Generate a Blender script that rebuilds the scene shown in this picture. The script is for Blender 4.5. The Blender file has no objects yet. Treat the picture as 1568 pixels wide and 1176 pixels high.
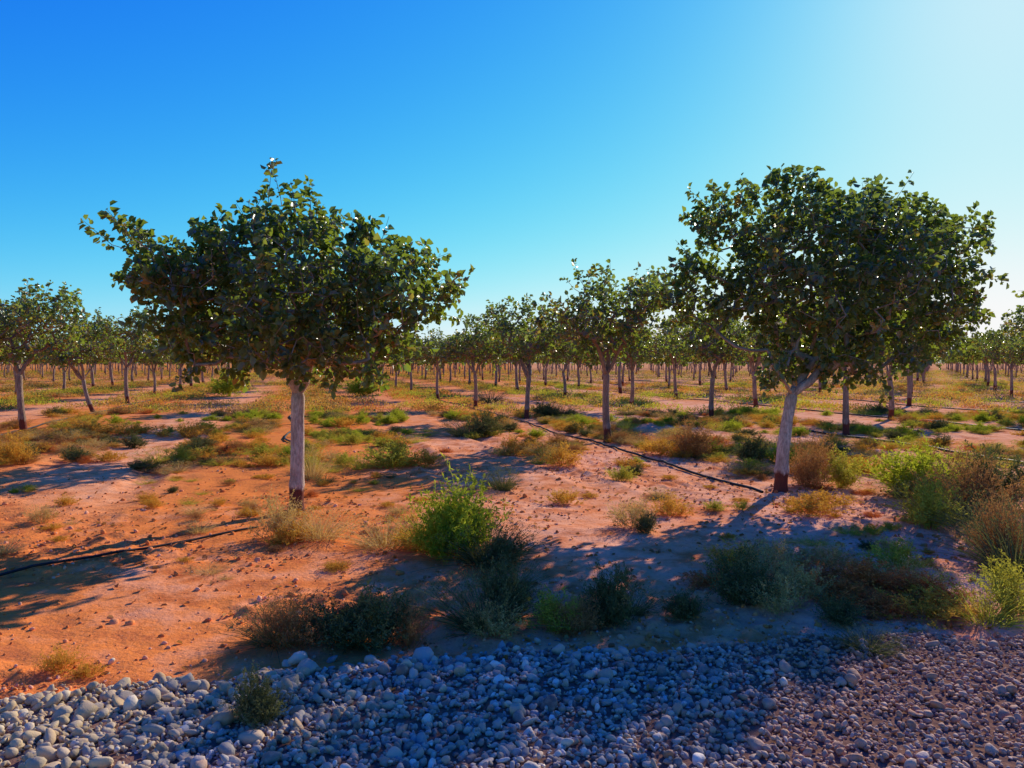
import bpy, math, random
import numpy as np
from mathutils import Vector, Euler

R = np.random.default_rng(7)
scene = bpy.context.scene
COL = scene.collection
SUN_AZ, SUN_EL = math.radians(33.5), math.radians(27)

# ------------------------------------------------------------------ noise
_T = np.random.default_rng(3).random((8, 256, 256))
def vn(x, y, s=0):
    x = np.asarray(x, float); y = np.asarray(y, float)
    xi = np.floor(x).astype(int); yi = np.floor(y).astype(int)
    fx = x - xi; fy = y - yi
    fx = fx*fx*(3-2*fx); fy = fy*fy*(3-2*fy)
    t = _T[s % 8]
    a = t[xi & 255, yi & 255]; b = t[(xi+1) & 255, yi & 255]
    c = t[xi & 255, (yi+1) & 255]; d = t[(xi+1) & 255, (yi+1) & 255]
    return (a*(1-fx)+b*fx)*(1-fy)+(c*(1-fx)+d*fx)*fy
def fbm(x, y, s=0, o=4):
    v = 0; a = .5; t = 0
    for i in range(o):
        v = v + a*vn(x*2**i+13.7*i, y*2**i+5.1*i, s+i); t += a; a *= .5
    return v/t
def sstep(a, b, x):
    t = np.clip((x-a)/(b-a), 0, 1); return t*t*(3-2*t)

# ------------------------------------------------------------------ layout
A = np.array([-1.65, 6.05]); Au = A/np.linalg.norm(A); Ap = np.array([Au[1], -Au[0]])
P0 = np.array([-2.37, 8.3]); ROWSP = 5.85
def rowcoord(x, y):
    s = (x-P0[0])*Ap[0]+(y-P0[1])*Ap[1]
    return s/ROWSP
def alley(x, y):                     # 0 on a tree row, 1 mid alley
    s = rowcoord(x, y); f = np.abs(s-np.round(s)); return f*2
def pathmask(x, y):                  # trampled wheel path in the middle of each alley
    s = rowcoord(x, y); f = (s-np.floor(s)-.5)*ROWSP+.5*(vn(y*.25, y*0+1.5, 4)-.5)
    return np.exp(-(f/1.15)**4)*sstep(5.2, 7.5, y-1.2*(x < -2)*(-x-2)*.6)*np.where(s < 0, 1, .55)
def gborder(x):
    return 4.08+.20*np.minimum(x, 2.4)-.06*np.maximum(x-2.4, 0)+.34*(vn(x*1.1+3, x*0+.5, 2)-.5)+.18*(vn(x*4, x*0+2.5, 4)-.5)
def gravelmask(x, y):
    return 1-sstep(-.05, .12, y-gborder(x))
def weedmask(x, y):
    n = fbm(x*.45, y*.45, 1, 3)*.7+fbm(x*1.3, y*1.3, 3, 2)*.3; al = alley(x, y)
    return sstep(.42, .58, n+.21-(.33+.10*sstep(20, 45, y))*al)
def height(x, y):
    x = np.asarray(x, float); y = np.asarray(y, float)
    r = np.sqrt(x*x+y*y)
    near = 1-sstep(14, 30, r)
    h = .10*(fbm(x*.22, y*.22, 0, 2)-.5)
    g = gravelmask(x, y)
    cl = sstep(.35, .65, fbm(x*.8, y*.8, 5, 2))*(1-.6*pathmask(x, y))
    h = h+near*(1-g)*((.05*(fbm(x*2.2, y*2.2, 2, 3)-.5))+(.012+.055*cl)*(fbm(x*9, y*9, 3, 4)-.5)*(.35+cl))
    s = rowcoord(x, y); f = (s-np.floor(s)-.5)*ROWSP
    lon = x*Au[0]+y*Au[1]
    rn = near*(1-g)*np.maximum(sstep(8.6, 10.5, y), .55*sstep(-2.5, -4.5, x)*sstep(5, 7, y))*(.35+.9*vn(lon*.5, s*3, 1))
    for c in (-.85, .85):
        d = f-c+.15*(vn(lon*.2, lon*0+.3, 6)-.5)
        rut = np.exp(-(d/.2)**2)
        h = h-rn*rut*(.045+.016*np.sin(lon*26+np.sign(d)*1.5))
        h = h+rn*.03*np.exp(-((np.abs(d)-.3)/.08)**2)
    h = h+.03*g*near
    return h

# ------------------------------------------------------------------ material helpers
class NT:
    def __init__(s, name):
        s.m = bpy.data.materials.new(name); s.m.use_nodes = True
        s.t = s.m.node_tree; s.n = s.t.nodes; s.n.clear()
        s.out = s.n.new('ShaderNodeOutputMaterial')
    def add(s, typ, ins=None, **kw):
        nd = s.n.new(typ)
        for k, v in kw.items(): setattr(nd, k, v)
        for k, v in (ins or {}).items():
            sock = nd.inputs[k]
            if isinstance(v, bpy.types.NodeSocket): s.t.links.new(v, sock)
            else: sock.default_value = v
        return nd
    def noise(s, vec, scale, detail=4, rough=.55):
        return s.add('ShaderNodeTexNoise', {'Vector': vec, 'Scale': scale, 'Detail': detail, 'Roughness': rough}).outputs['Fac']
    def ramp(s, fac, stops, interp='LINEAR'):
        r = s.add('ShaderNodeValToRGB', {'Fac': fac}); cr = r.color_ramp; cr.interpolation = interp
        while len(cr.elements) < len(stops): cr.elements.new(.5)
        for e, (p, c) in zip(cr.elements, stops):
            e.position = p; e.color = (*c, 1) if len(c) == 3 else c
        return r.outputs['Color']
    def mix(s, f, a, b, mode='MIX'):
        nd = s.n.new('ShaderNodeMix'); nd.data_type = 'RGBA'; nd.blend_type = mode
        for k, v in ((0, f), (6, a), (7, b)):
            if isinstance(v, bpy.types.NodeSocket): s.t.links.new(v, nd.inputs[k])
            else: nd.inputs[k].default_value = v if k == 0 else (*v, 1)
        return nd.outputs[2]
    def math(s, op, a, b=0.):
        return s.add('ShaderNodeMath', {0: a, 1: b}, operation=op).outputs[0]
    def mr(s, v, a, b, c=0., d=1.):
        return s.add('ShaderNodeMapRange', {'Value': v, 'From Min': a, 'From Max': b, 'To Min': c, 'To Max': d}).outputs[0]
    def fin(s, shader):
        s.t.links.new(shader, s.out.inputs['Surface']); return s.m

def mat_soil():
    t = NT('soil'); pos = t.add('ShaderNodeNewGeometry').outputs['Position']
    n1 = t.noise(pos, .45, 4); n2 = t.noise(pos, 3.0, 4, .6); n3 = t.noise(pos, 28, 4, .65); n4 = t.noise(pos, 110, 2, .7)
    orange = (.88, .25, .055); pale = (.92, .44, .25); dark = (.50, .125, .045)
    sx = t.add('ShaderNodeSeparateXYZ', {0: pos}).outputs[0]
    f = t.math('ADD', t.mr(sx, -4, 3, -.16, .24), n1)
    f = t.math('ADD', f, t.mr(n2, .3, .7, -.15, .15))
    c = t.mix(t.mr(f, .45, .85), orange, pale)
    c = t.mix(t.mr(n2, .49, .34, 0, .65), c, dark)
    pm = t.add('ShaderNodeAttribute', attribute_name='path').outputs['Fac']
    c = t.mix(t.math('MULTIPLY', pm, t.mr(n2, .35, .6, .15, .75)), c, (.97, .50, .27))
    c = t.mix(t.mr(n3, .47, .3, 0, .55), c, dark)
    c = t.mix(t.mr(n4, .6, .75, 0, .4), c, (.95, .62, .42))
    veg = t.add('ShaderNodeAttribute', attribute_name='veg').outputs['Fac']
    vc = t.mix(t.mr(n1, .42, .58), (.36, .30, .06), (.62, .24, .06))
    c = t.mix(t.math('MULTIPLY', veg, t.mr(n2, .35, .6, .1, .7)), c, vc)
    gr = t.add('ShaderNodeAttribute', attribute_name='gravel').outputs['Fac']
    c = t.mix(gr, c, t.mix(n3, (.11, .06, .045), (.32, .17, .11)))
    b1 = t.add('ShaderNodeBump', {'Strength': .7, 'Distance': .018, 'Height': n3})
    p = t.add('ShaderNodeBsdfDiffuse', {'Color': c, 'Roughness': 0, 'Normal': b1.outputs[0]})
    return t.fin(p.outputs[0])

def mat_clod():
    t = NT('soil_clod'); r = t.add('ShaderNodeObjectInfo').outputs['Random']
    pos = t.add('ShaderNodeNewGeometry').outputs['Position']
    c = t.ramp(r, [(0, (.48, .13, .045)), (.5, (.80, .25, .065)), (1, (.88, .44, .26))])
    n = t.noise(pos, 120, 2)
    b = t.add('ShaderNodeBump', {'Strength': .6, 'Distance': .005, 'Height': n})
    p = t.add('ShaderNodeBsdfDiffuse', {'Color': c, 'Normal': b.outputs[0]})
    return t.fin(p.outputs[0])

def mat_stone():
    t = NT('river_stone'); r = t.add('ShaderNodeObjectInfo').outputs['Random']
    pos = t.add('ShaderNodeNewGeometry').outputs['Position']
    c = t.ramp(r, [(0, (.12, .10, .09)), (.2, (.26, .22, .19)), (.42, (.46, .39, .33)), (.58, (.48, .28, .17)),
                   (.72, (.60, .46, .33)), (.82, (.30, .13, .08)), (.9, (.72, .54, .36)), (1, (.86, .76, .62))])
    sx = t.math('ADD', t.add('ShaderNodeSeparateXYZ', {0: pos}).outputs[0], t.mr(t.noise(pos, 1.3, 1), .3, .7, -.8, .8))
    c = t.mix(t.mr(sx, .5, 1.8, 0, .75), c, (.48, .20, .10))
    c = t.mix(t.mr(sx, -.6, -2.0, 0, .55), c, (.58, .40, .15))
    n = t.noise(pos, 30, 3, .65)
    c = t.mix(t.mr(n, .42, .7, .0, .5), c, (.56, .41, .29))
    b = t.add('ShaderNodeBump', {'Strength': .5, 'Distance': .004, 'Height': t.noise(pos, 120, 2)})
    p = t.add('ShaderNodeBsdfPrincipled', {'Base Color': c, 'Roughness': .8, 'Specular IOR Level': .2, 'Normal': b.outputs[0]})
    return t.fin(p.outputs[0])

def mat_leaf(name, stops, trans, tf=.4, rough=.42, spec=.5, cheap=False):
    t = NT(name)
    a = t.add('ShaderNodeAttribute', attribute_name='tint').outputs['Fac']
    c = t.ramp(a, stops)
    if cheap: p = t.add('ShaderNodeBsdfDiffuse', {'Color': c})
    else: p = t.add('ShaderNodeBsdfPrincipled', {'Base Color': c, 'Roughness': rough, 'Specular IOR Level': spec})
    tc = t.mix(.55, c, trans)
    tr = t.add('ShaderNodeBsdfTranslucent', {'Color': tc})
    m = t.add('ShaderNodeMixShader', {0: tf, 1: p.outputs[0], 2: tr.outputs[0]})
    return t.fin(m.outputs[0])

def mat_bark(name, k, warm):
    t = NT(name); tc = t.add('ShaderNodeTexCoord').outputs['Object']
    st = t.add('ShaderNodeMapping', {'Vector': tc, 'Scale': (1, 1, .35)}).outputs[0]
    n1 = t.noise(st, 9, 4); n2 = t.noise(st, 45, 4, .7)
    S = lambda c: (c[0]*k, c[1]*k*(1-.1*warm), c[2]*k*(1-.22*warm))
    c = t.ramp(n1, [(.3, S((.36, .24, .17))), (.5, S((.60, .44, .34))), (.7, S((.78, .62, .50)))])
    c = t.mix(t.mr(n2, .58, .4, 0, .55), c, S((.20, .12, .09)))
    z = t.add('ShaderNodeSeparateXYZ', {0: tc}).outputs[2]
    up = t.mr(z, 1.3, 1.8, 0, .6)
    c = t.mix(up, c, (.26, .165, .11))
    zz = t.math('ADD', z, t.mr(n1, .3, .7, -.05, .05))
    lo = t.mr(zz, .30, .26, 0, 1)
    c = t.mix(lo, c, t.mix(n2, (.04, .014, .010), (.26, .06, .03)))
    b = t.add('ShaderNodeBump', {'Strength': .9, 'Distance': .015, 'Height': t.math('ADD', n1, n2)})
    p = t.add('ShaderNodeBsdfPrincipled', {'Base Color': c, 'Roughness': .85, 'Specular IOR Level': .25, 'Normal': b.outputs[0]})
    return t.fin(p.outputs[0])

def mat_simple(name, col, rough=.6):
    t = NT(name); pos = t.add('ShaderNodeNewGeometry').outputs['Position']
    n = t.noise(pos, 12, 4)
    c = t.mix(t.mr(n, .5, .75, 0, .2), col, (.16, .09, .05))
    return t.fin(t.add('ShaderNodeBsdfPrincipled', {'Base Color': c, 'Roughness': rough, 'Specular IOR Level': .3}).outputs[0])

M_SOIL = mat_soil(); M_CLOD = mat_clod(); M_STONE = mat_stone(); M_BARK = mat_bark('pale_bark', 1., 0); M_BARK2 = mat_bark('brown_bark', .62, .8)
LS = [(0, (.028, .044, .026)), (.35, (.06, .085, .034)), (.7, (.14, .17, .05)), (.88, (.32, .29, .07)), (.93, (.48, .20, .06)), (.965, (.50, .17, .06)), (1, (.66, .40, .22))]
M_LEAF = mat_leaf('pistachio_leaf', LS, (.52, .68, .03), .36, .32, .6)
M_LEAFF = mat_leaf('pistachio_leaf_distant', LS, (.48, .56, .04), .33, cheap=True)
M_HOSE = mat_simple('black_polyethylene', (.010, .010, .011), .6)

# ------------------------------------------------------------------ mesh helpers
def build_mesh(name, V, quads=None, mats=(), midx=None, attrs=None, smooth=True):
    me = bpy.data.meshes.new(name)
    me.vertices.add(len(V)); me.vertices.foreach_set('co', np.asarray(V, np.float32).ravel())
    li = np.asarray(quads, np.int32).ravel(); nq = len(quads)
    me.loops.add(len(li)); me.loops.foreach_set('vertex_index', li)
    me.polygons.add(nq)
    me.polygons.foreach_set('loop_start', (np.arange(nq)*4).astype(np.int32))
    if midx is not None: me.polygons.foreach_set('material_index', np.asarray(midx, np.int32))
    me.polygons.foreach_set('use_smooth', np.full(nq, smooth))
    for m in mats: me.materials.append(m)
    for k, v in (attrs or {}).items():
        at = me.attributes.new(k, 'FLOAT', 'POINT'); at.data.foreach_set('value', np.asarray(v, np.float32))
    me.update(calc_edges=True)
    return me
def obj(name, me, loc=(0, 0, 0), rot=(0, 0, 0), sc=(1, 1, 1), parent=None):
    o = bpy.data.objects.new(name, me); o.location = loc; o.rotation_euler = rot; o.scale = sc
    COL.objects.link(o)
    if parent: o.parent = parent
    return o
def norm(v): return v/np.maximum(np.linalg.norm(v, axis=-1, keepdims=True), 1e-9)
def frames(D, rng):
    n = norm(rng.normal(size=D.shape)); s = norm(np.cross(D, n)); return s, norm(np.cross(s, D))

class Acc:
    def __init__(s): s.V = []; s.Q = []; s.M = []; s.T = []; s.n = 0
    def add(s, V, Q, m, tint):
        s.V.append(V); s.Q.append(np.asarray(Q)+s.n); s.M.append(np.full(len(Q), m)); s.T.append(np.broadcast_to(tint, len(V))); s.n += len(V)
    def mesh(s, name, mats):
        return build_mesh(name, np.concatenate(s.V), np.concatenate(s.Q), mats, np.concatenate(s.M), {'tint': np.concatenate(s.T)})

def leaves(acc, P, D, N, L, W, tint, m, fold=.25, curl=.15):
    n = len(P); D = norm(D); S = norm(np.cross(D, N)); N = norm(np.cross(S, D))
    L = L[:, None]; W = W[:, None]
    v = np.stack([P,
                  P+D*L*.28+S*W*.42+N*W*fold, P+D*L*.72+S*W*.46+N*W*fold-N*L*curl*.4,
                  P+D*L-N*L*curl,
                  P+D*L*.72-S*W*.46+N*W*fold-N*L*curl*.4, P+D*L*.28-S*W*.42+N*W*fold], 1).reshape(-1, 3)
    b = np.arange(n)[:, None]*6
    q = np.concatenate([b+np.array([[0, 1, 2, 3]]), b+np.array([[0, 3, 4, 5]])])
    acc.add(v, q, m, np.repeat(tint, 6))

def frustums(acc, P, Q, ra, rb, k, m):
    D = norm(Q-P); ref = np.where(np.abs(D[:, 2:3]) > .9, np.array([[1., 0, 0]]), np.array([[0, 0, 1.]]))
    S = norm(np.cross(D, ref)); U = np.cross(S, D)
    a = np.arange(k)*2*np.pi/k
    ring = S[:, None]*np.cos(a)[None, :, None]+U[:, None]*np.sin(a)[None, :, None]
    v = np.concatenate([P[:, None]-D[:, None]*ra[:, None, None]*.3+ring*ra[:, None, None], Q[:, None]+D[:, None]*rb[:, None, None]*.3+ring*rb[:, None, None]], 1).reshape(-1, 3)
    b = (np.arange(len(P))*2*k)[:, None, None]; i = np.arange(k); j = (i+1) % k
    q = (b+np.stack([i, j, j+k, i+k], 1)[None]).reshape(-1, 4)
    acc.add(v, q, m, .5)

def make_tree(name, lobes, nspr, nleaf, leafL, seed, fork=1.1, lean=(0, 0), tr=.1, pipe=.0045, brown=.06, mind=.13, hollow=.25, slen=(.18, .40), lod=0, nuts=0, mats=None):
    rng = np.random.default_rng(seed); acc = Acc()
    lobes = np.array(lobes, float)
    w = lobes[:, 3]*lobes[:, 4]*lobes[:, 5]; w = w**.8; w /= w.sum()
    top = np.array([lean[0], lean[1], fork])
    pts = []
    tries = 0
    while len(pts) < nspr and tries < nspr*40:
        tries += 1
        l = lobes[rng.choice(len(lobes), p=w)]
        d = norm(rng.normal(size=3)); r = rng.random()**(1/3)*(1-hollow)+hollow if rng.random() < .6 else rng.random()**(1/3)
        p = l[:3]+d*r*l[3:6]*.93
        if pts and np.min(np.linalg.norm(np.array(pts)-p, axis=1)) < mind: continue
        pts.append(p)
    pts = np.array(pts); dist = np.linalg.norm(pts-top, axis=1); pts = pts[np.argsort(dist)]
    C = (lobes[:, :3]*w[:, None]).sum(0)
    nodes = [top]; par = [-1]
    na = 5; a0 = rng.random()*6
    for i in range(na):
        a = a0+i*2*np.pi/na+rng.normal()*.2; tilt = rng.uniform(.3, .8); prev = 0
        d = np.array([math.cos(a)*math.sin(tilt), math.sin(a)*math.sin(tilt), math.cos(tilt)])
        for k in range(5):
            d = norm(d+rng.normal(size=3)*.16+np.array([0, 0, .02])); nodes.append(nodes[prev]+d*.13); par.append(prev); prev = len(nodes)-1
    tip = []
    for p in pts:
        arr = np.array(nodes); dd = np.linalg.norm(arr-p, axis=1)
        dd = dd+.35*np.maximum(0, arr[:, 2]-p[2])
        j = int(np.argmin(dd)); st = np.array(nodes[j]); L = np.linalg.norm(p-st); k = max(1, int(L/.13)); prev = j
        bow = rng.normal(size=3)*.10*L
        for q in range(1, k+1):
            f = q/k; c = st+(p-st)*f+bow*math.sin(math.pi*f)+(rng.normal(size=3)*.012 if q < k else 0)
            nodes.append(c); par.append(prev); prev = len(nodes)-1
        tip.append(prev)
    nodes = np.array(nodes); par = np.array(par); cnt = np.zeros(len(nodes)); cnt[tip] = 1
    for i in range(len(nodes)-1, 0, -1): cnt[par[i]] += cnt[i]
    cnt = np.maximum(cnt, 1); rad = pipe*cnt**.5; rad = np.minimum(rad, tr*.62)
    i = np.arange(1, len(nodes))
    if lod: i = i[cnt[i] > 2]
    big = rad[i] > .012
    for msk, k in ((big, 5 if lod else 8), (~big, 3 if lod else 4)):
        s = i[msk]
        if len(s): frustums(acc, nodes[par[s]], nodes[s], np.minimum(rad[par[s]], rad[s]*1.35), rad[s], k, 0)
    H = fork+.08; ks = 8 if lod else 18; nr = 8 if lod else 24
    zs = np.linspace(-.06, H, nr); vv = []
    bend = rng.normal(size=2)*.03
    for z in zs:
        f = max(0, z)/fork
        cx = lean[0]*f+bend[0]*math.sin(f*3.1); cy = lean[1]*f+bend[1]*math.sin(f*3.1)
        r = tr*(1.0-.26*f+.14*max(0, f-.8)/.2)+.04*math.exp(-max(z, 0)/.05)*tr/.1
        r += tr*.14*math.exp(-((z-.31)/.05)**2)-tr*.04*(z < .27)
        if z > fork: r *= .7
        a = np.arange(ks)*2*np.pi/ks
        rr = r*(1+.18*(vn(np.cos(a)*1.6+7, np.sin(a)*1.6+z*2.5+9, seed)-.5)+.12*(vn(np.cos(a)*4+20, np.sin(a)*4+z*9+30, 3)-.5))
        vv.append(np.stack([cx+rr*np.cos(a), cy+rr*np.sin(a), np.full(ks, z)], 1))
    V = np.concatenate(vv); q = []
    for r_ in range(nr-1):
        for c in range(ks):
            d = (c+1) % ks; q.append([r_*ks+c, r_*ks+d, (r_+1)*ks+d, (r_+1)*ks+c])
    acc.add(V, q, 0, .5)
    T = nodes[tip]; n = len(T)
    out = norm(T-C); D = norm(out*.75+np.array([0, 0, .35])+rng.normal(size=(n, 3))*.5)
    Ls = rng.uniform(slen[0], slen[1], n)
    if not lod: frustums(acc, T, T+D*Ls[:, None], np.full(n, .0045), np.full(n, .002), 3, 0)
    m = nleaf
    f = (rng.random((n, m))*1.1-.1).ravel()
    DD = np.repeat(D, m, 0); B = np.repeat(T, m, 0)+DD*(f*np.repeat(Ls, m))[:, None]
    rad_d = norm(rng.normal(size=(n*m, 3))); rad_d = norm(rad_d-DD*np.sum(rad_d*DD, 1)[:, None]*.6)
    LD = norm(rad_d+DD*.45+np.array([0, 0, -.12]))
    B = B+LD*rng.uniform(.01, .05, n*m)[:, None]
    N = norm(np.repeat(out, m, 0)*.35+np.array([0, 0, .5])+rng.normal(size=(n*m, 3))*.7)
    L = leafL*rng.uniform(.55, 1.35, n*m); W = L*rng.uniform(.6, .95, n*m)
    clump = rng.random(n)
    tint = np.clip(np.repeat(clump, m)*.5+rng.random(n*m)*.42-.02, 0, .86)
    br = rng.random(n*m) < brown*np.repeat(.3+2.2*(rng.random(n) > .75), m); tint[br] = rng.uniform(.88, .97, br.sum())
    keep = rng.random(n*m) < np.repeat(rng.uniform(.40, 1, n), m)
    leaves(acc, B[keep], LD[keep], N[keep], L[keep], W[keep], tint[keep], 1, .3, .25)
    if nuts:     # hanging clusters of pistachios
        i = rng.choice(n, nuts, replace=False); m = 22; k = nuts*m; c = np.repeat(T[i]+D[i]*Ls[i][:, None]*.4, m, 0)
        off = rng.normal(size=(k, 3))*np.array([.022, .022, .045])+np.array([0, 0, -.05])
        for _ in range(2):
            leaves(acc, c+off, norm(rng.normal(size=(k, 3))), norm(rng.normal(size=(k, 3))), np.full(k, .022), np.full(k, .015), rng.uniform(.965, 1, k), 1, -.2, .0)
    return acc.mesh(name, mats or [M_BARK, M_LEAF])

# lobes: x, y(depth), z, rx, ry, rz
LH = [(0, 0, 2.45, 1.05, 1.1, .75), (-.95, .1, 2.42, .70, .8, .55), (-1.75, 0, 2.98, .33, .3, .22), (-1.35, 0, 2.62, .45, .4, .32), (-.95, -.1, 1.88, .45, .6, .30),
      (.95, 0, 2.4, .66, .8, .56), (.75, .1, 1.80, .48, .5, .28), (-.12, 0, 3.2, .42, .5, .27), (.6, .1, 2.93, .42, .5, .22), (-.75, .1, 2.92, .38, .5, .22), (1.48, 0, 2.35, .24, .3, .18), (.05, -.5, 1.85, .6, .5, .32), (-.4, .4, 1.85, .7, .5, .3)]
RH = [(.55, 0, 2.75, 1.25, 1.3, .88), (1.85, .6, 2.75, .88, .9, .78), (.05, 0, 3.55, .55, .6, .36), (1.2, .4, 3.45, .75, .7, .36), (2.65, 1.0, 3.3, .45, .4, .32),
      (-.65, .2, 3.4, .40, .5, .36), (-.95, .3, 2.5, .58, .7, .55), (.9, .3, 1.85, .95, .9, .38), (2.55, 1.0, 2.3, .5, .5, .55), (-.1, -.1, 1.62, .26, .4, .28), (3.1, 1.0, 3.45, .2, .2, .12), (1.9, .6, 3.5, .5, .4, .25), (1.9, .6, 1.95, .5, .5, .3)]
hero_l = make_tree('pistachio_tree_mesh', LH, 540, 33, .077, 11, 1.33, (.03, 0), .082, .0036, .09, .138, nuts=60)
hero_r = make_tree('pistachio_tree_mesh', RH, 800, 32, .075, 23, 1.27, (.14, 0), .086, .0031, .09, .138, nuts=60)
def rand_lobes(seed):
    r = np.random.default_rng(seed); out = [(0, 0, 2.25, .85, .85, .55)]
    for i in range(8):
        a = i*.785+r.normal()*.25; d = r.uniform(.65, 1.25)
        out.append((math.cos(a)*d, math.sin(a)*d, r.uniform(1.85, 2.85), r.uniform(.3, .52), r.uniform(.3, .52), r.uniform(.25, .42)))
    out.append((r.normal()*.3, r.normal()*.3, 2.95, .4, .4, .28))
    return out
VP = ((41, .05, .02), (42, -.06, .03), (43, .02, -.05), (44, .1, .0), (45, -.02, .04))
VAR = [make_tree('pistachio_tree_mesh', rand_lobes(s), 250, 20, .086, s, 1.15+.07*(s % 3), (r1, r2), .075, .0046, .20, .165, .35, nuts=14, mats=[M_BARK2, M_LEAF]) for s, r1, r2 in VP]
FAR = [make_tree('pistachio_tree_far_mesh', rand_lobes(s), 130, 9, .17, s, 1.12+.05*(s % 3), (r1, r2), .08, .0065, .20, .2, .35, lod=1, mats=[M_BARK2, M_LEAFF]) for s, r1, r2 in VP]

def hz(x, y): return float(height(np.array([x]), np.array([y]))[0])
def put_tree(me, x, y, rz=0, s=1, sz=None, lean=(0, 0), name='pistachio_tree', parent=None):
    return obj(name, me, (x, y, hz(x, y)-.02), (lean[0], lean[1], rz), (s, s, sz or s), parent)
put_tree(hero_l, -2.37, 8.3); put_tree(hero_r, 3.37, 9.5)
fixed = [(1.96, 15.4, 0, 1.04), (.42, 21.9, 1, 1.0), (-1.33, 27.7, 2, .98), (7.46, 16.9, 3, 1.0), (5.9, 22.4, 4, 1.0), (4.2, 26.8, 0, 1.0),
         (10.9, 21.8, 1, 1.03), (-4.12, 14.4, 2, 1.02), (-11.6, 18.0, 3, 1.02), (-13.7, 24.8, 1, .92), (9.6, 11.4, 4, 1.08), (-10.2, 12.0, 0, 1.0), (-8.1, 7.1, 2, 1.0), (12.7, 15.8, 2, 1.05)]
k = 0
for x, y, v, s in fixed:
    k += 1
    ln = .22 if (x, y) == (-13.7, 24.8) else 0
    put_tree(VAR[v], x, y, k*1.9, s*1.04, lean=(0, -ln))
par = bpy.data.objects.new('distant_pistachio_trees', None); COL.objects.link(par)
rows = {0: np.array([-2.37, 8.3]), 1: np.array([3.37, 9.5]), 2: np.array([9.1, 10.8]), 3: np.array([12.6, 15.7]), -1: np.array([-10.1, 12.0])}
B = np.array([5.74, 1.2]); used = np.array([(f[0], f[1]) for f in fixed]+[(-2.37, 8.3), (3.37, 9.5)])
for r_ in range(-44, 76):
    o = rows.get(r_)
    if o is None: o = rows[3]+(r_-3)*B if r_ > 3 else rows[-1]+(r_+1)*B
    for n in range(-16, 52):
        p = o+n*A*np.array([1.04, 1.0])+R.normal(size=2)*.16
        if r_ == 0 and n > 0: p = o+n*np.array([-.2857*6.05*1.0, 6.05])+R.normal(size=2)*.03
        x, y = p
        if y < 9 or y > 235 or abs(x) > y*.76+5: continue
        if np.min(np.linalg.norm(used-p, axis=1)) < 3.6: continue
        if R.random() < .02: continue
        s = R.uniform(.9, 1.15)+.06*(y > 38)
        if y < 30: put_tree(VAR[R.integers(5)], x, y, R.random()*6.28, s)
        else: put_tree((VAR if y < 38 else FAR)[R.integers(5)], x, y, R.random()*6.28, s, lean=(R.normal()*.03, R.normal()*.03), name='tree', parent=par)

# ------------------------------------------------------------------ ground
def axis_x():
    xs = [0.]
    while xs[-1] < 2500:
        x = xs[-1]; xs.append(x+(.026 if x < 3 else (.0095*x if x < 10 else .05*x)))
    xs = np.array(xs); return np.concatenate([-xs[:0:-1], xs])
def axis_y():
    ys = [1.6]
    while ys[-1] < 4000:
        y = ys[-1]; ys.append(y+(.022 if y < 5 else (.0046*y if y < 12 else (.015*y if y < 40 else .06*y))))
    back = 1.6-np.cumsum(.1*1.25**np.arange(28)); return np.concatenate([back[::-1], np.array(ys)])
X, Y = axis_x(), axis_y(); gx, gy = np.meshgrid(X, Y); fx, fy = gx.ravel(), gy.ravel()
Z = height(fx, fy); nx, ny = len(X), len(Y)
ii = (np.arange(ny-1)[:, None]*nx+np.arange(nx-1)[None]).ravel()
Q = np.stack([ii, ii+1, ii+nx+1, ii+nx], 1)
far = sstep(25, 70, fy)
veg = np.clip(weedmask(fx, fy)*(.25+.5*far)+.2*far+.3*sstep(100, 200, fy), 0, 1)*(1-gravelmask(fx, fy))*sstep(9, 14, fy)
obj('ground', build_mesh('ground', np.stack([fx, fy, Z], 1), Q, [M_SOIL], None, {'gravel': gravelmask(fx, fy), 'veg': veg, 'path': pathmask(fx, fy)*(1-sstep(60, 120, fy))}))

# ------------------------------------------------------------------ instancing
def instancer(name, P, rot, sc, idx, sources):
    col = bpy.data.collections.new(name+'_parts')
    for o in sources: col.objects.link(o)
    me = bpy.data.meshes.new(name); me.vertices.add(len(P)); me.vertices.foreach_set('co', np.asarray(P, np.float32).ravel())
    for nm, arr in (('rot', rot), ('scl', sc)):
        a = me.attributes.new(nm, 'FLOAT_VECTOR', 'POINT'); a.data.foreach_set('vector', np.asarray(arr, np.float32).ravel())
    a = me.attributes.new('idx', 'INT', 'POINT'); a.data.foreach_set('value', np.asarray(idx, np.int32))
    o = obj(name, me)
    g = bpy.data.node_groups.new(name+'_scatter', 'GeometryNodeTree')
    g.interface.new_socket('Geometry', in_out='INPUT', socket_type='NodeSocketGeometry')
    g.interface.new_socket('Geometry', in_out='OUTPUT', socket_type='NodeSocketGeometry')
    gi = g.nodes.new('NodeGroupInput'); go = g.nodes.new('NodeGroupOutput')
    ci = g.nodes.new('GeometryNodeCollectionInfo'); ci.inputs['Collection'].default_value = col
    ci.inputs['Separate Children'].default_value = True; ci.inputs['Reset Children'].default_value = True
    ip = g.nodes.new('GeometryNodeInstanceOnPoints'); ip.inputs['Pick Instance'].default_value = True
    L = g.links.new
    L(gi.outputs[0], ip.inputs['Points']); L(ci.outputs[0], ip.inputs['Instance'])
    for nm, ty, sk in (('rot', 'FLOAT_VECTOR', 'Rotation'), ('scl', 'FLOAT_VECTOR', 'Scale'), ('idx', 'INT', 'Instance Index')):
        na = g.nodes.new('GeometryNodeInputNamedAttribute'); na.data_type = ty; na.inputs['Name'].default_value = nm
        L(na.outputs['Attribute'], ip.inputs[sk])
    L(ip.outputs[0], go.inputs[0])
    md = o.modifiers.new('scatter', 'NODES'); md.node_group = g
    return o

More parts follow.
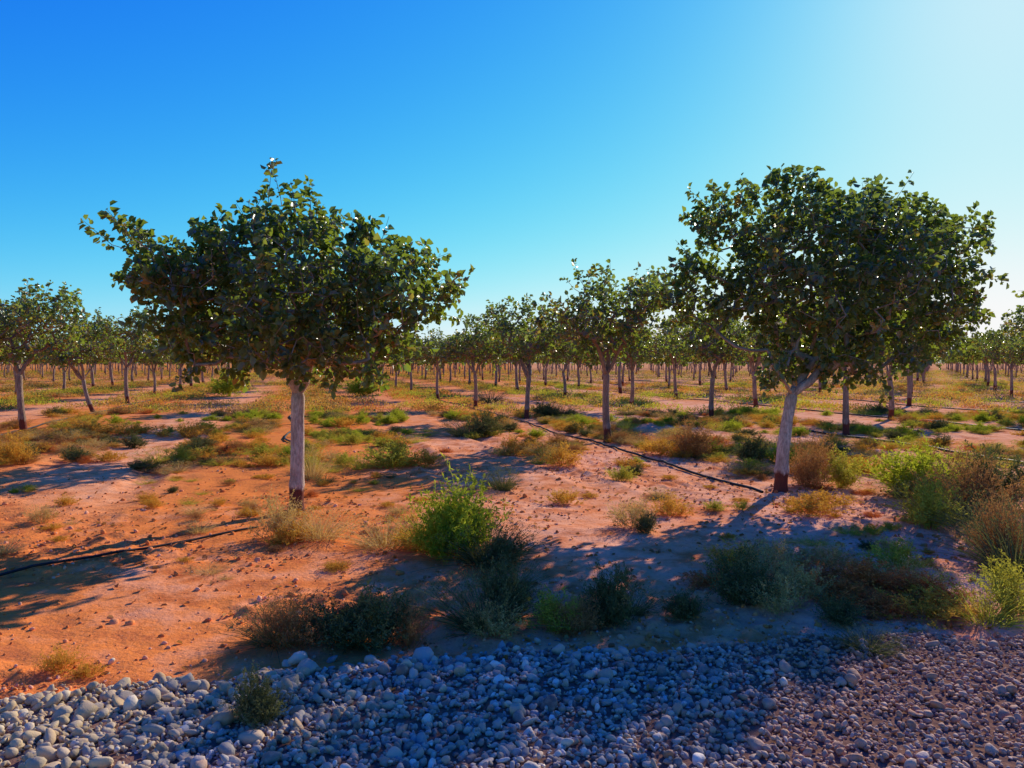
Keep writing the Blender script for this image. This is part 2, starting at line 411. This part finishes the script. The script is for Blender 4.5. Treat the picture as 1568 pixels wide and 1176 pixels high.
r_asp = [.72, .85, .65, .9, .78]
def rock_mesh(name, seed, mat, flat, rough, sub=2, ncut=7, cr=(.34, .46)):
    import bmesh
    bm = bmesh.new(); bmesh.ops.create_icosphere(bm, subdivisions=sub, radius=.5)
    r = np.random.default_rng(seed); off = r.random(3)*50; dirs = norm(r.normal(size=(ncut, 3))); cut = r.uniform(cr[0], cr[1], ncut)
    for v in bm.verts:
        c = np.array(v.co)
        for d, k_ in zip(dirs, cut):
            t = c@d
            if t > k_: c = c-d*(t-k_)*.85
        n = vn(c[0]*2.6+off[0], c[1]*2.6+c[2]*2+off[1], seed)-.5
        v.co = Vector(c*(1+rough*n)*np.array([1, r_asp[seed % 5], flat]))
    me = bpy.data.meshes.new(name); bm.to_mesh(me); bm.free(); me.materials.append(mat)
    for p in me.polygons: p.use_smooth = True
    return me
stones = [bpy.data.objects.new('stone', rock_mesh('stone', i, M_STONE, f, .5, 2, 12, (.25, .42))) for i, f in enumerate((.5, .62, .45, .7, .55, .75, .6, .5))]
NS = len(stones)
def scatter_stones(dens, x0, x1, y0, size_fn):
    n = int(dens*(x1-x0)*(5.4-y0))
    x = R.uniform(x0, x1, n); y = R.uniform(y0, 5.4, n)
    keep = y < gborder(x)+R.exponential(.07, n)-.03
    x, y = x[keep], y[keep]; return x, y, size_fn(x, y)
xs, ys, ss = scatter_stones(1950, -3.7, 4.1, 2.5, lambda x, y: np.clip(R.lognormal(math.log(.031), .38, len(x)), .012, .08)*(1-.22*sstep(.3, 1.8, x)))
zs = height(xs, ys)+R.uniform(-.006, .018, len(xs))
xb, yb, sb = scatter_stones(370, -3.7, 3.2, 2.5, lambda x, y: np.clip(R.lognormal(math.log(.066), .28, len(x)), .04, .14))
pb = np.clip(1.15-(gborder(xb)-yb)/.8, 0, 1)*np.clip(1.0-(xb+.2)/1.7, .05, 1); pb = np.maximum(pb, .9*(xb < -1.1)*(vn(xb*2, yb*2, 5) > .3)); pb = np.maximum(pb, .07)
kp = R.random(len(xb)) < pb*.55; xb, yb, sb = xb[kp], yb[kp], sb[kp]; zb = height(xb, yb)+sb*.12+R.uniform(0, .012, len(xb))
x = np.concatenate([xs, xb]); y = np.concatenate([ys, yb]); z = np.concatenate([zs, zb]); s = np.concatenate([ss, sb]); n = len(x)
rot = np.stack([R.normal(size=n)*.5, R.normal(size=n)*.5, R.random(n)*6.28], 1)
instancer('gravel', np.stack([x, y, z], 1), rot, s[:, None]*R.uniform(.75, 1.3, (n, 3)), R.integers(0, NS, n), stones)

clods = [bpy.data.objects.new('clod', rock_mesh('clod', 20+i, M_CLOD, .7, .9, 2)) for i in range(4)]
n = 34000
y = 3.6+R.random(n)**1.3*11; x = R.uniform(-1, 1, n)*(y*.75+1.5)
cl = sstep(.38, .62, fbm(x*.8, y*.8, 5, 2))*(.3+.7*vn(x*3, y*3, 6))
kp = (R.random(n) < (.16+.9*cl)*(1-.6*pathmask(x, y))) & (y > gborder(x)-.02); x, y = x[kp], y[kp]; n = len(x)
s = np.clip(R.lognormal(math.log(.015), .6, n), .005, .07)
instancer('soil_clods', np.stack([x, y, height(x, y)+s*.1], 1), np.stack([R.normal(size=n)*.6, R.normal(size=n)*.6, R.random(n)*6.28], 1), s[:, None]*R.uniform(.8, 1.2, (n, 3)), R.integers(0, 4, n), clods)

# ------------------------------------------------------------------ drip hoses
HOSE = []
def hose(pa, pb, seed, name='irrigation_hose', rad=.019, wig=.5):
    pa = np.array(pa); pb = np.array(pb); L = np.linalg.norm(pb-pa); n = max(4, int(L/.2)); f = np.linspace(0, 1, n)
    d = (pb-pa)/L; pp = np.array([d[1], -d[0]])
    w = (fbm(f*L*.35, f*0+seed, seed, 2)-.5)*wig
    P = pa+(pb-pa)*f[:, None]+pp*w[:, None]; z = height(P[:, 0], P[:, 1]); z = np.maximum(z, np.convolve(np.pad(z, 2, 'edge'), np.ones(5)/5, 'valid'))+rad+.012*vn(f*L*.8, f*0+seed, 2)
    HOSE.append(P)
    cu = bpy.data.curves.new(name, 'CURVE'); cu.dimensions = '3D'; sp = cu.splines.new('POLY'); sp.points.add(n-1)
    co = np.concatenate([P, z[:, None], np.ones((n, 1))], 1); sp.points.foreach_set('co', co.ravel()); cu.bevel_depth = rad; cu.bevel_resolution = 2
    cu.materials.append(M_HOSE); o = bpy.data.objects.new(name, cu); COL.objects.link(o)
def rowh(o, n0, n1, seed, off=.12):
    a = np.array(o)+A*n0+Ap*off; b = np.array(o)+A*n1+Ap*off; hose(a, b, seed)
rowh((3.37, 9.5), 0, 7, 1, -.1); hose((8.6, 9.6), (7.1, 16.8), 2, rad=.024); hose((7.1, 16.8), (1.5, 38), 12, rad=.024)
rowh((12.6, 15.7), -1, 7, 3); rowh((-10.1, 12), -1, 6, 4); rowh((18.3, 16.9), -1, 8, 5); rowh((24, 18.1), -1, 8, 6)
hose((-4.1, 14.2), (-9.5, 33), 7)
hose((-4.35, 4.9), (-2.45, 7.35), 3, wig=.35, rad=.011)
HP = np.concatenate(HOSE); HP = HP[HP[:, 1] < 34]
def clear_of_hose(x, y, d=.34):
    k = np.ones(len(x), bool)
    i = np.where(y < 34)[0]
    for c in np.array_split(i, max(1, len(i)//500)):
        if len(c): k[c] = np.min((x[c, None]-HP[None, :, 0])**2+((y[c, None]-HP[None, :, 1])*.45)**2, axis=1) > d*d
    return k

# ------------------------------------------------------------------ weeds
def ribbons(acc, base, D, L, w, bend, m, tint, rng, K=4):
    n = len(base); S, U = frames(D, rng); pts = []
    for k_ in range(K):
        f = k_/(K-1); pts.append(base+D*(L*f)[:, None]+bend*(L*f*f)[:, None])
    pts = np.stack(pts, 1); ww = w[:, None]*np.linspace(1, .25, K)[None]
    v = np.stack([pts-S[:, None]*ww[..., None], pts+S[:, None]*ww[..., None]], 2).reshape(-1, 3)
    b = (np.arange(n)*2*K)[:, None, None]; i = np.arange(K-1)*2
    q = (b+np.stack([i, i+1, i+3, i+2], 1)[None]).reshape(-1, 4)
    acc.add(v, q, m, np.repeat(tint, 2*K)); return pts
def diamonds(acc, P, D, L, W, tint, m, rng):
    n = len(P); S, U = frames(D, rng); L = L[:, None]; W = W[:, None]
    v = np.stack([P, P+D*L*.5+S*W, P+D*L, P+D*L*.5-S*W], 1).reshape(-1, 3)
    acc.add(v, np.arange(n*4).reshape(-1, 4), m, np.repeat(tint, 4))
def make_weed(name, mat, seed, ns=45, sub=7, nl=9, h=.4, rad=.3, ll=.028, lw=.0045, up=.8, droop=.0, stemw=.0022):
    rng = np.random.default_rng(seed); acc = Acc()
    a = rng.random(ns)*6.28; rr = rng.random(ns)**.7
    base = np.stack([np.cos(a)*rr*rad*.25, np.sin(a)*rr*rad*.25, np.full(ns, -.02)], 1)
    top = np.stack([np.cos(a)*rr*rad*rng.uniform(.6, 1.1, ns), np.sin(a)*rr*rad*rng.uniform(.6, 1.1, ns), h*rng.uniform(.45, 1.1, ns)*(1.05-.6*rr**2)*up/.8], 1)
    D = norm(top-base); L = np.linalg.norm(top-base, axis=1)
    bend = rng.normal(size=(ns, 3))*.12+np.array([0, 0, -droop]); bend[:, 2] *= .5
    cl = rng.random(ns)
    ribbons(acc, base, D, L, np.full(ns, stemw), bend, 0, cl*.5+.2, rng, 5)
    j = np.repeat(np.arange(ns), sub); f = rng.uniform(.25, 1, len(j)); n = len(j)
    B = base[j]+D[j]*(L[j]*f)[:, None]+bend[j]*(L[j]*f*f)[:, None]
    d = norm(D[j]*.8+rng.normal(size=(n, 3))*.55+np.array([0, 0, .15])); l = h*rng.uniform(.12, .32, n)
    bb = rng.normal(size=(n, 3))*.1
    ribbons(acc, B, d, l, np.full(n, stemw*.6), bb, 0, cl[j]*.5+.2, rng, 3)
    k_ = np.repeat(np.arange(n), nl); m = len(k_); f = rng.uniform(.05, 1.02, m)
    P = B[k_]+d[k_]*(l[k_]*f)[:, None]+bb[k_]*(l[k_]*f*f)[:, None]
    dl = norm(d[k_]*.5+rng.normal(size=(m, 3))*.7+np.array([0, 0, .2]))
    diamonds(acc, P, dl, ll*rng.uniform(.5, 1.3, m), np.full(m, lw)*rng.uniform(.6, 1.3, m), np.clip(cl[j][k_]*.6+rng.random(m)*.4, 0, 1), 0, rng)
    return acc.mesh(name, [mat])
def make_grass(name, mat, seed, n=170, h=.35, rad=.25, w=.003):
    rng = np.random.default_rng(seed); acc = Acc(); a = rng.random(n)*6.28; rr = rng.random(n)**.6
    base = np.stack([np.cos(a)*rr*rad*.45, np.sin(a)*rr*rad*.45, np.full(n, -.02)], 1)
    D = norm(np.stack([np.cos(a)*rr*.7, np.sin(a)*rr*.7, np.full(n, .8)], 1)+rng.normal(size=(n, 3))*.22)
    bend = np.stack([np.cos(a), np.sin(a), np.full(n, -.6)], 1)*rng.uniform(.05, .6, n)[:, None]
    ribbons(acc, base, D, h*rng.uniform(.4, 1.15, n), np.full(n, w), bend, 0, rng.random(n), rng, 6)
    b2 = base[::2]; pts = b2+D[::2]*(h*rng.uniform(.7, 1.0, len(b2)))[:, None]
    k_ = np.repeat(np.arange(len(b2)), 5); m = len(k_)
    diamonds(acc, pts[k_]+rng.normal(size=(m, 3))*.015, norm(D[::2][k_]+rng.normal(size=(m, 3))*.5), np.full(m, .02), np.full(m, .003), rng.random(m), 0, rng)
    return acc.mesh(name, [mat])
def wl(name, c0, c1, c2, tr, tf=.35): return mat_leaf(name, [(0, c0), (.5, c1), (1, c2)], tr, tf, cheap=True)
W_GREEN = wl('weed_green', (.16, .18, .02), (.34, .37, .03), (.56, .54, .06), (.72, .74, .04), .45)
W_DARK = wl('weed_dark', (.06, .06, .025), (.13, .13, .05), (.26, .22, .09), (.26, .27, .05), .25)
W_STRAW = wl('weed_straw', (.34, .20, .07), (.62, .40, .13), (.80, .58, .24), (.8, .52, .12), .35)
W_OCHRE = wl('weed_ochre', (.36, .18, .03), (.66, .35, .05), (.80, .48, .09), (.88, .48, .05), .4)
W_BROWN = wl('weed_brown', (.22, .09, .035), (.45, .20, .07), (.62, .33, .11), (.66, .32, .08), .3)
W_RED = wl('weed_red', (.36, .08, .03), (.62, .18, .05), (.74, .34, .09), (.82, .26, .05), .35)
W_OLIVE = wl('weed_olive', (.24, .20, .03), (.44, .38, .05), (.60, .52, .08), (.72, .64, .06), .4)
KM = [('green', W_GREEN), ('dark', W_DARK), ('straw', W_STRAW), ('ochre', W_OCHRE), ('brown', W_BROWN), ('red', W_RED), ('olive', W_OLIVE)]
WM = {
 'green': [make_weed('w', W_GREEN, 1, 80, 8, 10, ll=.034, lw=.0045), make_weed('w', W_GREEN, 2, 60, 8, 10, .42, .28, .034, .0045)],
 'dark': [make_weed('w', W_DARK, 3, 90, 9, 9, stemw=.003), make_grass('w', W_DARK, 4, 420, .4, .3, .0036)],
 'straw': [make_grass('w', W_STRAW, 5, 340, .38, .32, .0028), make_weed('w', W_STRAW, 6, 60, 10, 6, .38, .3, .024, .0035)],
 'ochre': [make_weed('w', W_OCHRE, 7, 60, 8, 9, .36, .32, .024, .0045), make_weed('w', W_OCHRE, 8, 50, 9, 8, .3, .34, .024, .0045, .6)],
 'brown': [make_weed('w', W_BROWN, 9, 85, 12, 7, .42, .3, .018, .003), make_weed('w', W_BROWN, 10, 75, 12, 6, .4, .32, .018, .003)],
 'red': [make_weed('w', W_RED, 12, 80, 10, 7, .35, .34, .024, .004, .6), make_weed('w', W_RED, 13, 70, 10, 7, .3, .34, .024, .004, .5)],
 'olive': [make_weed('w', W_OLIVE, 14, 60, 9, 8, .36, .3, .026, .0045), make_grass('w', W_OLIVE, 15, 300, .36, .32)],
}
NAMES = {'green': 'green_weed_bush', 'dark': 'dark_green_weed', 'straw': 'dry_grass_tuft', 'ochre': 'ochre_weed', 'brown': 'brown_tumbleweed', 'red': 'red_saltbush', 'olive': 'olive_weed'}
plants = [(-.45, 6.4, .8, .56, 'green'), (-.66, 6.55, .6, .46, 'olive'), (-.55, 6.25, .55, .42, 'green'), (-.2, 6.1, .6, .38, 'dark'), (-.08, 5.95, .45, .26, 'dark'), (-2.16, 6.96, .6, .42, 'straw'), (-1.75, 6.9, .5, .3, 'straw'), (-2.0, 6.8, .4, .28, 'ochre'), (-1.11, 6.64, .65, .28, 'straw'), (-.85, 6.55, .5, .3, 'ochre'),
 (-1.27, 4.38, .5, .28, 'brown'), (-1.4, 4.45, .4, .24, 'dark'), (-.8, 4.35, .5, .30, 'dark'), (-.62, 4.45, .4, .26, 'brown'), (-1.0, 4.4, .5, .22, 'dark'), (-.17, 4.65, .48, .38, 'dark'), (-.05, 4.85, .4, .3, 'dark'), (-.1, 4.5, .4, .2, 'straw'), (.26, 4.65, .44, .24, 'olive'), (.4, 4.6, .4, .2, 'brown'), (.62, 4.75, .38, .33, 'dark'), (.75, 4.85, .3, .2, 'dark'), (1.1, 4.8, .3, .15, 'dark'), (0.0, 5.3, .35, .25, 'dark'),
 (-1.14, 3.35, .26, .2, 'dark'), (1.99, 4.2, .3, .13, 'dark'), (1.56, 5.1, .5, .32, 'dark'), (1.75, 4.95, .45, .24, 'straw'), (2.53, 5.4, .8, .28, 'red'), (2.15, 5.5, .7, .25, 'red'), (2.3, 5.1, .6, .2, 'red'), (2.0, 5.25, .5, .25, 'straw'), (2.06, 4.75, .32, .16, 'dark'),
 (2.68, 4.9, .65, .25, 'ochre'), (2.4, 4.95, .45, .18, 'red'), (3.02, 4.8, .55, .32, 'olive'), (3.3, 4.95, .6, .35, 'olive'), (2.08, 6.1, .65, .25, 'straw'), (1.75, 6.0, .5, .2, 'ochre'), (2.6, 6.2, .6, .2, 'straw'), (3.0, 5.9, .5, .25, 'olive'), (1.9, 5.7, .6, .2, 'straw'), (2.8, 5.2, .6, .25, 'red'), (1.5, 5.5, .5, .2, 'red'), (2.9, 5.5, .5, .22, 'straw'),
 (1.19, 7.44, .55, .3, 'straw'), (1.28, 7.2, .26, .18, 'dark'), (.61, 8.7, .45, .25, 'ochre'), (1.7, 8.1, .5, .22, 'ochre'), (-.12, 9.6, .35, .33, 'dark'), (4.93, 9.3, 1.2, .55, 'green'), (5.4, 9.9, 1.0, .55, 'olive'), (4.36, 10.0, .7, .5, 'olive'), (4.1, 10.3, .8, .62, 'brown'), (3.9, 9.9, .6, .45, 'brown'),
 (4.95, 8.1, 1.1, .62, 'brown'), (5.35, 8.5, 1.0, .6, 'dark'), (3.95, 5.9, .65, .55, 'dark'), (4.05, 6.3, .6, .5, 'brown'), (4.45, 6.7, .8, .5, 'dark'), (4.2, 7.6, .75, .5, 'olive'), (4.45, 7.9, .7, .5, 'dark'), (3.2, 8.1, .7, .2, 'ochre'), (3.6, 8.6, .7, .25, 'ochre'),
 (-1.87, 11.8, 1.2, .42, 'olive'), (-1.4, 11.9, .8, .35, 'ochre'), (-2.8, 10.6, .45, .5, 'straw'), (-1.0, 16.9, .9, .5, 'dark'), (-.6, 17, .9, .5, 'dark'), (-5.8, 12.4, .6, .3, 'olive'), (-7.9, 12, .65, .5, 'ochre'), (-4.8, 7.7, .35, .2, 'straw'), (-9.5, 16.9, 1.6, .4, 'ochre'), (-8.6, 17.2, 1.2, .4, 'ochre'),
 (.77, 11.8, .75, .36, 'ochre'), (.5, 12.2, .5, .3, 'olive'), (3.1, 13.1, 1.1, .55, 'brown'), (2.6, 13.3, .8, .45, 'ochre'), (3.85, 12.2, .6, .4, 'dark'), (4.4, 12.6, .8, .4, 'olive'), (-7, 16.4, .8, .35, 'ochre'), (-13.8, 37, 2.2, 1.1, 'green'), (1, 22.7, 1, .4, 'dark'), (1.5, 23, 1, .4, 'dark'),
 (-7.4, 37, 2, .8, 'green'), (-.9, 31.5, 1.2, .6, 'dark'), (-2.38, 3.95, .22, .13, 'ochre'), (-2.2, 3.9, .2, .1, 'ochre'), (0, 13.8, .5, .35, 'ochre'), (-4.3, 19.5, .8, .4, 'ochre'), (-3.0, 7.2, .3, .15, 'straw'), (-2.3, 11.5, .4, .3, 'olive'), (1.5, 10.4, .5, .2, 'olive'),
 (6.2, 10.6, 1.0, .5, 'olive'), (6.7, 9.4, .9, .4, 'ochre'), (5.2, 11.3, .9, .4, 'ochre')]
for i, (x, y, w, h, kd) in enumerate(plants):
    obj(NAMES[kd], WM[kd][i % 2], (x, y, hz(x, y)), (0, 0, i*2.4), (w/.55, w/.55, h/.38))
srcs = []; kidx = {}
for k_ in WM:
    for me in WM[k_]:
        kidx.setdefault(k_, []).append(len(srcs)); srcs.append(bpy.data.objects.new('weed_%02d' % len(srcs), me))
KN = [k_ for k_, _ in KM]
def sample_w(n, y0, y1, smin, smax, bias):
    y = np.sqrt(R.uniform(y0*y0, y1*y1, n)); x = R.uniform(-1, 1, n)*(y*.78+2)
    m = weedmask(x, y)
    kp = (R.random(n) < np.clip(m+bias, 0, 1)) & clear_of_hose(x, y); x, y = x[kp], y[kp]; n = len(x)
    q = fbm(x*.3, y*.3, 6, 2)+R.normal(size=n)*.14
    dry = np.array([2, 3, 5, 4, 2, 3])[R.integers(0, 6, n)]
    kd = np.where(q < .27, 0, np.where(q < .44, 6, np.where(q < .56, 3, dry))); kd[R.random(n) < .10] = 1
    s_ = R.uniform(smin, smax, n)
    return x, y, height(x, y), np.stack([s_*1.3, s_*1.3, s_*R.uniform(.40, .85, n)], 1), kd
PP = []; SS = []; II = []
for a in ((330, 5.5, 11, .15, .45, .02), (3000, 11, 24, .30, .90, .02)):
    x, y, z, s_, kd = sample_w(*a); PP.append(np.stack([x, y, z], 1)); SS.append(s_)
    II.append(np.array([kidx[KN[q]][R.integers(2)] for q in kd]))
PP = np.concatenate(PP); n = len(PP)
instancer('ground_weeds', PP, np.stack([np.zeros(n), np.zeros(n), R.random(n)*6.28], 1), np.concatenate(SS), np.concatenate(II), srcs)
acc = Acc()
for a, nb, bl in (((9000, 24, 60, .6, 1.4, .03), 80, .08), ((9000, 60, 140, 1.1, 2.4, .04), 36, .12)):
    x, y, z, s_, kd = sample_w(*a); n = len(x)
    for q in range(7):
        i = np.where(kd == q)[0]
        if not len(i): continue
        m = len(i)*nb; j = np.repeat(i, nb); an = R.random(m)*6.28; rr = R.random(m)**.6; hh = R.random(m)*(1-.6*rr*rr)
        P = np.stack([x[j]+np.cos(an)*rr*.3*s_[j, 0], y[j]+np.sin(an)*rr*.3*s_[j, 0], z[j]+hh*.36*s_[j, 2]-.01], 1)
        D = norm(np.stack([np.cos(an)*rr, np.sin(an)*rr, np.full(m, .7)], 1)+R.normal(size=(m, 3))*.5)
        diamonds(acc, P, D, bl*R.uniform(.6, 1.3, m), np.full(m, bl*.17), R.random(m), q, R)
obj('distant_ground_weeds', acc.mesh('distant_ground_weeds', [m_ for _, m_ in KM]))

# fallen leaves
acc = Acc(); n = 1300
t = R.integers(0, 2, n); cx = np.where(t == 0, -2.2, 3.0); cy = np.where(t == 0, 7.6, 8.6)
x = cx+R.normal(size=n)*1.9; y = np.maximum(cy+R.normal(size=n)*1.7, 3.0)
leaves(acc, np.stack([x, y, height(x, y)+.012], 1), norm(np.stack([R.normal(size=n), R.normal(size=n), R.normal(size=n)*.2], 1)), norm(np.stack([R.normal(size=n)*.4, R.normal(size=n)*.4, np.ones(n)], 1)), R.uniform(.03, .06, n), R.uniform(.02, .045, n), R.random(n), 0, .3, .3)
obj('fallen_leaves', acc.mesh('fallen_leaves', [W_BROWN]))

# ------------------------------------------------------------------ light
w = bpy.data.worlds.new('World'); scene.world = w; w.use_nodes = True; nt = w.node_tree; nt.nodes.clear()
N = nt.nodes.new; LK = nt.links.new
sky = N('ShaderNodeTexSky'); sky.sky_type = 'NISHITA'; sky.sun_disc = False
sky.sun_elevation = SUN_EL; sky.sun_rotation = SUN_AZ; sky.air_density = 1.0; sky.dust_density = .3; sky.ozone_density = 3.0; sky.altitude = 300
# film-like response of the sky radiance, per channel: 1-exp(-k*c^p)
sep = N('ShaderNodeSeparateColor'); cmb = N('ShaderNodeCombineColor'); LK(sky.outputs[0], sep.inputs[0])
def mth(op, a, b):
    m = N('ShaderNodeMath'); m.operation = op
    for i, v in enumerate((a, b)):
        if isinstance(v, (int, float)): m.inputs[i].default_value = v
        else: LK(v, m.inputs[i])
    return m.outputs[0]
for i, (kk, pw) in enumerate(((1.35, 2.6), (2.2, 1.8), (4.6, 1.0))):
    c = mth('MULTIPLY', sep.outputs[i], .13); c = mth('POWER', c, pw); c = mth('MULTIPLY', c, -kk); c = mth('EXPONENT', c, 0.); c = mth('SUBTRACT', 1., c)
    LK(c, cmb.inputs[i])
bg = N('ShaderNodeBackground'); bg.inputs['Strength'].default_value = .95
wo = N('ShaderNodeOutputWorld')
LK(cmb.outputs[0], bg.inputs[0]); LK(bg.outputs[0], wo.inputs[0])
sd = bpy.data.lights.new('sun', 'SUN'); sd.energy = 5.0; sd.angle = math.radians(.5); sd.color = (1, .91, .75)
so = bpy.data.objects.new('sun', sd); COL.objects.link(so)
s = Vector((math.sin(SUN_AZ)*math.cos(SUN_EL), math.cos(SUN_AZ)*math.cos(SUN_EL), math.sin(SUN_EL)))
so.rotation_euler = (-s).to_track_quat('-Z', 'Y').to_euler(); so.location = s*60

cam = bpy.data.cameras.new('camera'); cam.sensor_width = 36; cam.lens = 1162/1568*36; cam.clip_end = 10000; cam.clip_start = .05
co = bpy.data.objects.new('camera', cam); COL.objects.link(co); co.location = (0, 0, 1.62); co.rotation_euler = (math.radians(90-1.6), 0, 0)
scene.camera = co
scene.view_settings.view_transform = 'Standard'; scene.view_settings.look = 'None'; scene.view_settings.exposure = 0
